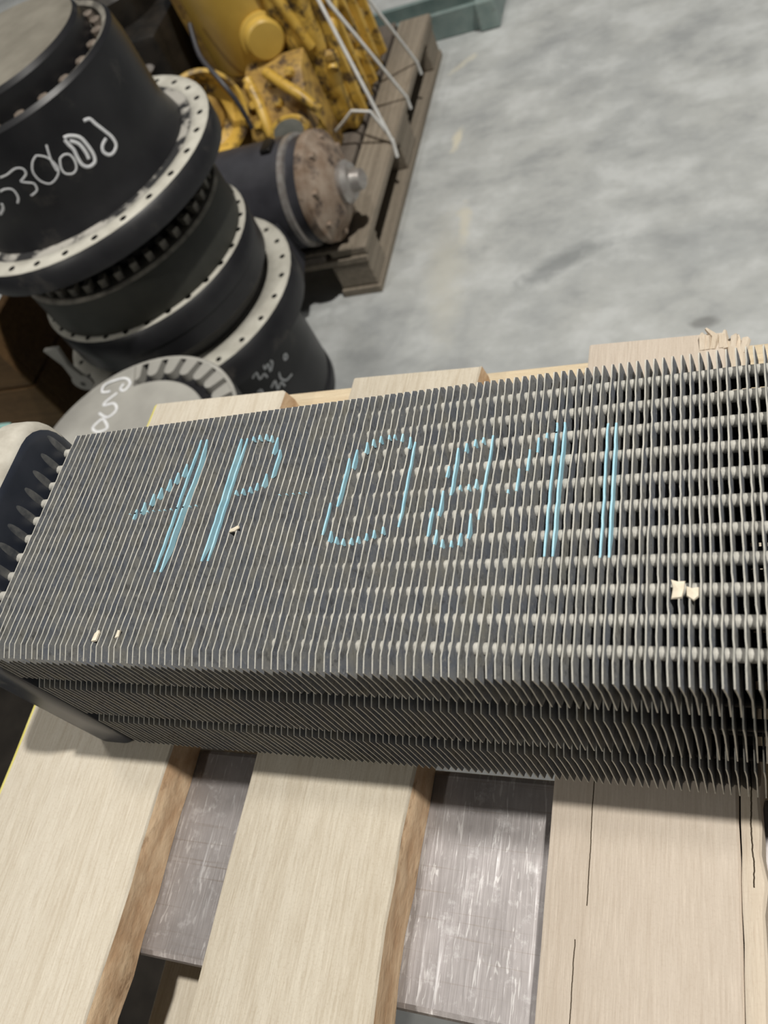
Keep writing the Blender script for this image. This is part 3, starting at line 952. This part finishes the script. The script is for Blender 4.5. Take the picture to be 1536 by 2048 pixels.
DISC = [[(-0.9288, 0.7835), (-0.9313, 0.7736), (-0.921, 0.7689), (-0.9155, 0.7835), (-0.9306, 0.7958), (-0.9533, 0.7936), (-0.9702, 0.7853), (-0.9673, 0.7711), (-0.9502, 0.7708)],
        [(-0.9345, 0.7655), (-0.9507, 0.7488), (-0.9508, 0.7414), (-0.9316, 0.7433), (-0.9204, 0.7288), (-0.9327, 0.7154), (-0.9539, 0.7258)],
        [(-0.9373, 0.711), (-0.923, 0.6934), (-0.9398, 0.687), (-0.954, 0.6964), (-0.9442, 0.7117), (-0.9373, 0.711)]]
for s in DISC:
    pts = [(x, y, 0.4523) for x, y in smooth_line(s)]
    MB().tube(pts, 0.0022, 6, flat=lambda p: Vector((0, 0, 1))).build('chalk_stroke', 'chalk', hg, smooth=60)

# ------------------------------------------------------------------ old pallet with yellow transmission
OX0, OX1, OY0, OY1, OZ = -1.60, -0.768, 1.42, 2.38, 0.128
op = thing('old_pallet', (OX1, OY0, 0), 'weathered grey wooden pallet under the yellow transmission', 'pallet')
x = OX1
ws = [0.092, 0.06, 0.10, 0.095, 0.10, 0.10, 0.10]
for i, w in enumerate(ws):
    MB().box(x - w, x, OY0 + random.uniform(0, .012), OY1 - random.uniform(0, .02), OZ - 0.022, OZ).build('deck_board', 'old_wood' if i not in (1, 2) else 'old_wood_dark', op, bevel=0.003, segs=1)
    x -= w + (0.012 if i == 0 else 0.034)
for y0, y1 in ((OY0 + 0.005, OY0 + 0.10), ((OY0 + OY1) / 2 - 0.06, (OY0 + OY1) / 2 + 0.06), (OY1 - 0.11, OY1 - 0.01)):
    MB().box(OX0, OX1 - 0.004, y0, y1, OZ - 0.040, OZ - 0.0222).build('stringer_board', 'old_wood', op, bevel=0.002, segs=1)
    for x0 in (OX1 - 0.10, OX1 - 0.47, OX0 + 0.01):
        MB().box(x0, x0 + 0.094, y0 + 0.002, y1 - 0.002, 0.0202, OZ - 0.0402).build('pallet_block', 'old_wood', op, bevel=0.003, segs=1)
for x0 in (OX1 - 0.10, OX1 - 0.47, OX0 + 0.01):
    MB().box(x0 - 0.002, x0 + 0.097, OY0, OY1 - 0.005, 0.0, 0.020).build('bottom_board', 'old_wood', op, bevel=0.002, segs=1)

# black cylinder with rusty flange on the near end of the old pallet
CY, CZ, CR = 1.50, OZ + 0.120, 0.118
cyl = thing('hydraulic_cylinder', (-1.1, CY, OZ), 'grey black cylinder with rusty flanged end on the near pallet edge', 'cylinder')
def xm(x):
    return Matrix.Translation((x, CY, CZ)) @ Matrix.Rotation(PI / 2, 4, 'Y')
def xlathe(name, x, prof, mat, parent, n=48):
    return MB().lathe(prof, n, xm(x)).build(name, mat, parent, smooth=35)
SX = 0.042
xlathe('barrel', -1.36, [(0.10, 0), (CR, 0.01), (CR, 0.435 + SX)], 'barrel', cyl)
xlathe('clamp_ring', -0.925 + SX, [(CR - .002, 0), (CR + 0.002, 0.002), (CR + 0.002, 0.014), (CR - .002, 0.016)], 'iron', cyl)
xlathe('collar', -0.909 + SX, [(0.112, 0), (0.114, 0.02), (0.115, 0.026)], 'barrel', cyl)
xlathe('rusty_flange', -0.883 + SX, [(0.1175, 0), (0.119, 0.004), (0.1175, 0.022), (0.100, 0.030), (0.087, 0.042), (0.06, 0.055), (0.045, 0.058)], 'rust', cyl)
xlathe('nose', -0.826 + SX, [(0.044, 0), (0.046, 0.012), (0.038, 0.022), (0.026, 0.025), (0.022, 0.045), (0.015, 0.05)], 'iron', cyl, 32)
mb = MB(); mb.lathe([(0.0085, 0), (0.0085, 0.011), (0.006, 0.012)], 6, Matrix.Rotation(PI / 2, 4, 'Y'))
bolt_me = mb.mesh('flange_bolt', ['rust'])
for k in range(8):
    a = 2 * PI * k / 8 + 0.3
    link_copy('flange_bolt', bolt_me, cyl, (-0.856 + SX + 1.1, 0.098 * math.cos(a), CZ - OZ + 0.098 * math.sin(a)))
MB().box(-0.965 + SX, -0.94 + SX, CY - 0.02, CY + 0.02, CZ + CR - 0.004, CZ + CR + 0.010).build('lug_block', 'dark_iron', cyl, bevel=0.003, segs=1)
br = MB().prism([(1.352, 0.235), (1.375, 0.27), (1.41, 0.15), (1.405, OZ + 0.02), (1.36, OZ + 0.0), (1.335, 0.19)], -0.912, -0.902, 'X')
br.build('steel_bracket', 'barrel', cyl, bevel=0.001, segs=1)

# debris boards under the cylinder
for i, (x0, x1, y0, y1, h, mt) in enumerate([(-1.02, -0.80, 1.424, 1.443, 0.009, 'old_wood')]):
    o = MB().box(x0, x1, y0, y1, OZ + 0.0002, OZ + h).build('wood_block', mt, None, at=((x0 + x1) / 2, (y0 + y1) / 2, OZ), bevel=0.003, segs=1)
    tag(o, 'short dusty wood strip lying on the near edge of the old pallet', 'wood strip')

# yellow transmission
def rough_casting(name, amp):
    from mathutils import noise as mnoise
    o = bpy.data.objects[name]
    bm = bmesh.new(); bm.from_mesh(o.data)
    for _ in range(4):
        long_e = [e for e in bm.edges if e.calc_length() > 0.03]
        if not long_e:
            break
        bmesh.ops.subdivide_edges(bm, edges=long_e, cuts=1, use_grid_fill=True)
    bmesh.ops.triangulate(bm, faces=bm.faces)
    bm.normal_update()
    mv = []
    for v in bm.verts:
        a = mnoise.noise(v.co * 22.0) + 0.6 * mnoise.noise(v.co * 55.0)
        mv.append((v, v.normal * amp * a))
    for v, d in mv:
        v.co += d
        v.co.z = max(v.co.z, 0.0005)
    bm.to_mesh(o.data); bm.free()
    o.data.polygons.foreach_set('use_smooth', [True] * len(o.data.polygons))
    o.data.set_sharp_from_angle(angle=math.radians(30))
tr = thing('yellow_transmission', (-1.05, 1.95, OZ), 'dirty yellow transmission housing with ribs, ring and bolts, strapped down', 'transmission')
def lat(name, mat, m4, prof, n=40, parent=tr, smooth=35):
    return MB().lathe(prof, n, m4).build(name, mat, parent, smooth=smooth)
T = Matrix.Translation
lat('main_drum', 'yellow_clean', T((-1.07, 2.0, 0)), [(0.10, 0.33), (0.135, 0.345), (0.14, 0.36), (0.14, 0.62), (0.12, 0.70)], 56)
lat('drum_foot', 'yellow_dirty', T((-1.07, 2.0, 0)), [(0.13, 0.20), (0.15, 0.215), (0.15, 0.30), (0.12, 0.335)], 56)
face = T((-1.003, 1.874, 0.415)) @ Matrix.Rotation(math.radians(28), 4, 'Z') @ Matrix.Rotation(PI / 2, 4, 'X')
lat('round_boss', 'yellow_clean', face, [(0.056, -0.03), (0.056, 0.004), (0.048, 0.008), (0.045, 0.022), (0.040, 0.026)], 36)
MB().box(-0.972, -0.872, 1.88, 2.22, OZ + 0.0005, 0.60).build('gear_housing', 'yellow', tr, bevel=0.018, segs=3, smooth=40)
rough_casting('gear_housing', 0.011)
rr = random.Random(21)
for k in range(5):
    y = 1.90 + 0.065 * k
    MB().prism([(-0.874, 0.15), (-0.845, 0.16), (-0.852, 0.50 - 0.02 * k), (-0.874, 0.56)], y, y + 0.012, 'Y').build('housing_rib', 'yellow', tr, bevel=0.003, segs=1)
for (a, b) in (((-0.872, 1.87, 0.54), (-0.868, 2.20, 0.34)), ((-0.872, 1.87, 0.30), (-0.868, 2.20, 0.50)), ((-0.955, 1.885, 0.56), (-0.905, 1.882, 0.36))):
    MB().tube([a, b], 0.014, 8).build('cast_rib', 'yellow', tr, smooth=50)
for k in range(20):
    y = rr.uniform(1.88, 2.18); z = rr.uniform(0.2, 0.55)
    MB().lathe([(0.014, -0.005), (0.014, 0.010), (0.011, 0.013)], 6 if k % 2 else 16, T((-0.872, y, z)) @ Matrix.Rotation(PI / 2, 4, 'Y')).build('housing_bolt', 'yellow_dirty' if k % 3 else 'yellow', tr)
# lower gearbox with inclined top, bolts and grey port
slope = MB().prism([(1.712, OZ + 0.0005), (1.868, OZ + 0.0005), (1.868, 0.375), (1.81, 0.358), (1.722, 0.265)], -1.075, -0.915, 'X')
slope.build('gearbox_base', 'yellow_dirty', tr, bevel=0.008, segs=2, smooth=40)
MB().tube([(-1.0, 1.80, 0.372), (-0.953, 1.765, 0.352), (-0.913, 1.74, 0.331), (-0.885, 1.735, 0.292), (-0.888, 1.725, 0.25), (-0.93, 1.712, 0.225), (-0.975, 1.71, 0.215), (-1.01, 1.712, 0.21)], 0.013, 8).build('base_rim', 'yellow', tr, smooth=60)
MB().tube([(-1.06, 1.81, 0.362), (-1.035, 1.765, 0.318), (-1.02, 1.72, 0.27), (-1.01, 1.708, 0.20), (-1.01, 1.708, 0.14)], 0.014, 8).build('base_rim', 'yellow', tr, smooth=60)
pm = T((-0.965, 1.716, 0.268)) @ Matrix.Rotation(math.radians(14), 4, 'Z') @ Matrix.Rotation(math.radians(62), 4, 'X') @ Matrix.Scale(1.45, 4, (1, 0, 0))
lat('port_flange', 'yellow', pm, [(0.034, -0.010), (0.034, 0.010), (0.031, 0.013), (0.026, 0.013)], 28)
lat('port_cover', 'port', pm, [(0.0255, 0.0), (0.0255, 0.0145), (0.02, 0.015)], 28)
for (x, t) in ((-1.055, 0.9), (-1.05, 0.55), (-1.045, 0.2), (-0.995, 0.85), (-0.985, 0.5), (-0.945, 0.95)):
    y = 1.722 + 0.088 * t; z = 0.265 + 0.093 * t
    lat('base_bolt', 'yellow', T((x, y, z)) @ Matrix.Rotation(math.radians(46), 4, 'X'), [(0.012, -0.004), (0.012, 0.012), (0.009, 0.016)], 6)
# pulley ring
rm = T((-1.145, 1.712, 0.358)) @ Matrix.Rotation(math.radians(42), 4, 'Z') @ Matrix.Rotation(math.radians(68), 4, 'X')
lat('pulley_ring', 'yellow', rm, [(0.066, -0.05), (0.094, -0.05), (0.098, -0.03), (0.092, -0.012), (0.098, 0.012), (0.096, 0.024), (0.088, 0.026), (0.080, 0.012), (0.070, -0.02), (0.04, -0.03)], 56)
lat('pulley_hub', 'yellow_dirty', rm, [(0.045, -0.06), (0.045, -0.02), (0.030, -0.012), (0.022, 0.0)], 32)
MB().tube(smooth_line([(-1.15, 1.85, 0.50), (-1.13, 1.79, 0.455), (-1.085, 1.74, 0.42), (-1.055, 1.715, 0.37), (-1.05, 1.71, 0.30)]), 0.006, 8).build('hose', 'barrel', tr, smooth=60)
MB().box(-1.20, -1.06, 1.745, 1.87, OZ + 0.0005, 0.30).build('pulley_bracket', 'yellow_dirty', tr, bevel=0.01, segs=2, smooth=40)
# side case left of the drum, oily black
MB().box(-1.235, -1.15, 1.95, 2.2, OZ + 0.0005, 0.55).build('side_case', 'yellow_dirty', tr, bevel=0.015, segs=2, smooth=40)

# dark oily machine behind the hub stack
dk = thing('oily_black_gearbox', (-1.42, 1.95, OZ), 'oily black gearbox with small bright fittings left of the yellow transmission', 'gearbox')
MB().box(-1.58, -1.26, 1.86, 2.25, OZ + 0.0005, 0.50).build('case', 'dark_iron', dk, bevel=0.02, segs=2, smooth=40)
MB().lathe([(0.10, 0.49), (0.10, 0.56), (0.07, 0.60)], 32, T((-1.42, 2.03, 0))).build('top_housing', 'dark_iron', dk, smooth=35)
for (x, z) in ((-1.38, 0.47), (-1.32, 0.43), (-1.30, 0.36), (-1.36, 0.52), (-1.29, 0.26)):
    MB().lathe([(0.010, 0), (0.010, 0.018), (0.007, 0.03)], 8, T((x, 1.862, z)) @ Matrix.Rotation(PI / 2, 4, 'X') @ Matrix.Scale(1.6, 4, (1, 0, 0))).build('fitting', 'iron', dk, smooth=40)

# white straps
def strap(pts, label, w=0.0045):
    mb = MB()
    n = len(pts)
    mb.tube([Vector(p) for p in pts], w, 8)
    o = mb.build('lashing_strap', 'strap', None, at=pts[0], smooth=50)
    return tag(o, label, 'strap', 'white straps over the transmission')
strap([(-0.764, 1.777, 0.100), (-0.766, 1.79, 0.131), (-0.845, 1.885, 0.45), (-0.90, 1.95, 0.607)], 'white strap nearest the rusty cylinder end, running down to the pallet edge')
strap([(-0.764, 1.973, 0.100), (-0.765, 1.975, 0.131), (-0.83, 1.90, 0.43), (-0.895, 1.965, 0.610)], 'middle white strap of the three tied to the old pallet edge')
strap([(-0.764, 2.131, 0.095), (-0.765, 2.13, 0.131), (-0.785, 2.02, 0.36), (-0.88, 1.98, 0.613)], 'white strap farthest from the rusty cylinder end, beside the teal beam')
strap([(-0.93, 1.838, 0.160), (-0.88, 1.825, 0.195), (-0.845, 1.815, 0.222), (-0.795, 1.80, 0.218), (-0.768, 1.80, 0.131)], 'short pale strap crossing low in front of the yellow housing', 0.004)

# teal steel beam on the floor
bm_ = thing('steel_beam', (-0.62, 2.5, 0), 'teal painted steel beam lying on the floor beyond the old pallet', 'steel beam')
MB().box(-1.7, -0.665, 2.46, 2.475, 0.0, 0.075).build('beam_web', 'teal', bm_, bevel=0.002, segs=1)
MB().box(-1.7, -0.665, 2.475, 2.56, 0.0, 0.012).build('beam_flange', 'teal', bm_, bevel=0.002, segs=1)
MB().box(-1.7, -0.665, 2.562, 2.577, 0.0, 0.075).build('beam_web', 'teal', bm_, bevel=0.002, segs=1)
MB().box(-0.6648, -0.605, 2.44, 2.60, 0.0, 0.085).build('end_cap', 'teal', bm_, bevel=0.006, segs=2)

# brown wooden crate and mint bracket at the left
cr = thing('wooden_crate', (-1.34, 0.95, 0), 'dark brown stained wooden crate left of the hub stack', 'crate')
for k in range(3):
    MB().box(-1.78, -1.34, 0.95, 0.972, 0.02 + 0.145 * k, 0.16 + 0.145 * k).build('crate_plank', 'brown_wood', cr, bevel=0.003, segs=1)
    MB().box(-1.362, -1.34, 0.9722, 1.30, 0.02 + 0.145 * k, 0.16 + 0.145 * k).build('crate_plank', 'brown_wood', cr, bevel=0.003, segs=1)
for (x0, y0) in ((-1.40, 0.9725), (-1.77, 0.9725), (-1.40, 1.26)):
    MB().box(x0, x0 + 0.037, y0, y0 + 0.037, 0, 0.45).build('corner_post', 'brown_wood', cr, bevel=0.002, segs=1)
tbk = thing('steel_bracket', (-1.27, 0.80, 0), 'mint green steel bracket with a bolt hole at the left edge', 'bracket')
MB().box(-1.5, -1.245, 0.775, 0.79, 0, 0.385).build('bracket_plate', 'teal_light', tbk, bevel=0.003, segs=1)
MB().box(-1.5, -1.245, 0.7902, 0.87, 0, 0.012).build('bracket_foot', 'teal_light', tbk, bevel=0.002, segs=1)
MB().lathe([(0.011, 0), (0.011, 0.001)], 16, T((-1.277, 0.7749, 0.357)) @ Matrix.Rotation(PI / 2, 4, 'X')).build('bolt_hole', 'dark_iron', tbk)

# low black box added to darken the gaps beside and below the pallet
sb = thing('dark_stand_in', (-0.95, -0.1, 0), 'added low black box standing in for the dark below the pallet corner', 'stand-in box')
MB().box(-1.35, -0.56, -0.60, 0.38, 0.0, 0.30).build('box_body', 'mast', sb, bevel=0.008, segs=2, smooth=40)
MB().box(-1.36, -0.55, -0.61, 0.39, 0.3002, 0.318).build('box_lid', 'black_lid', sb, bevel=0.004, segs=1)
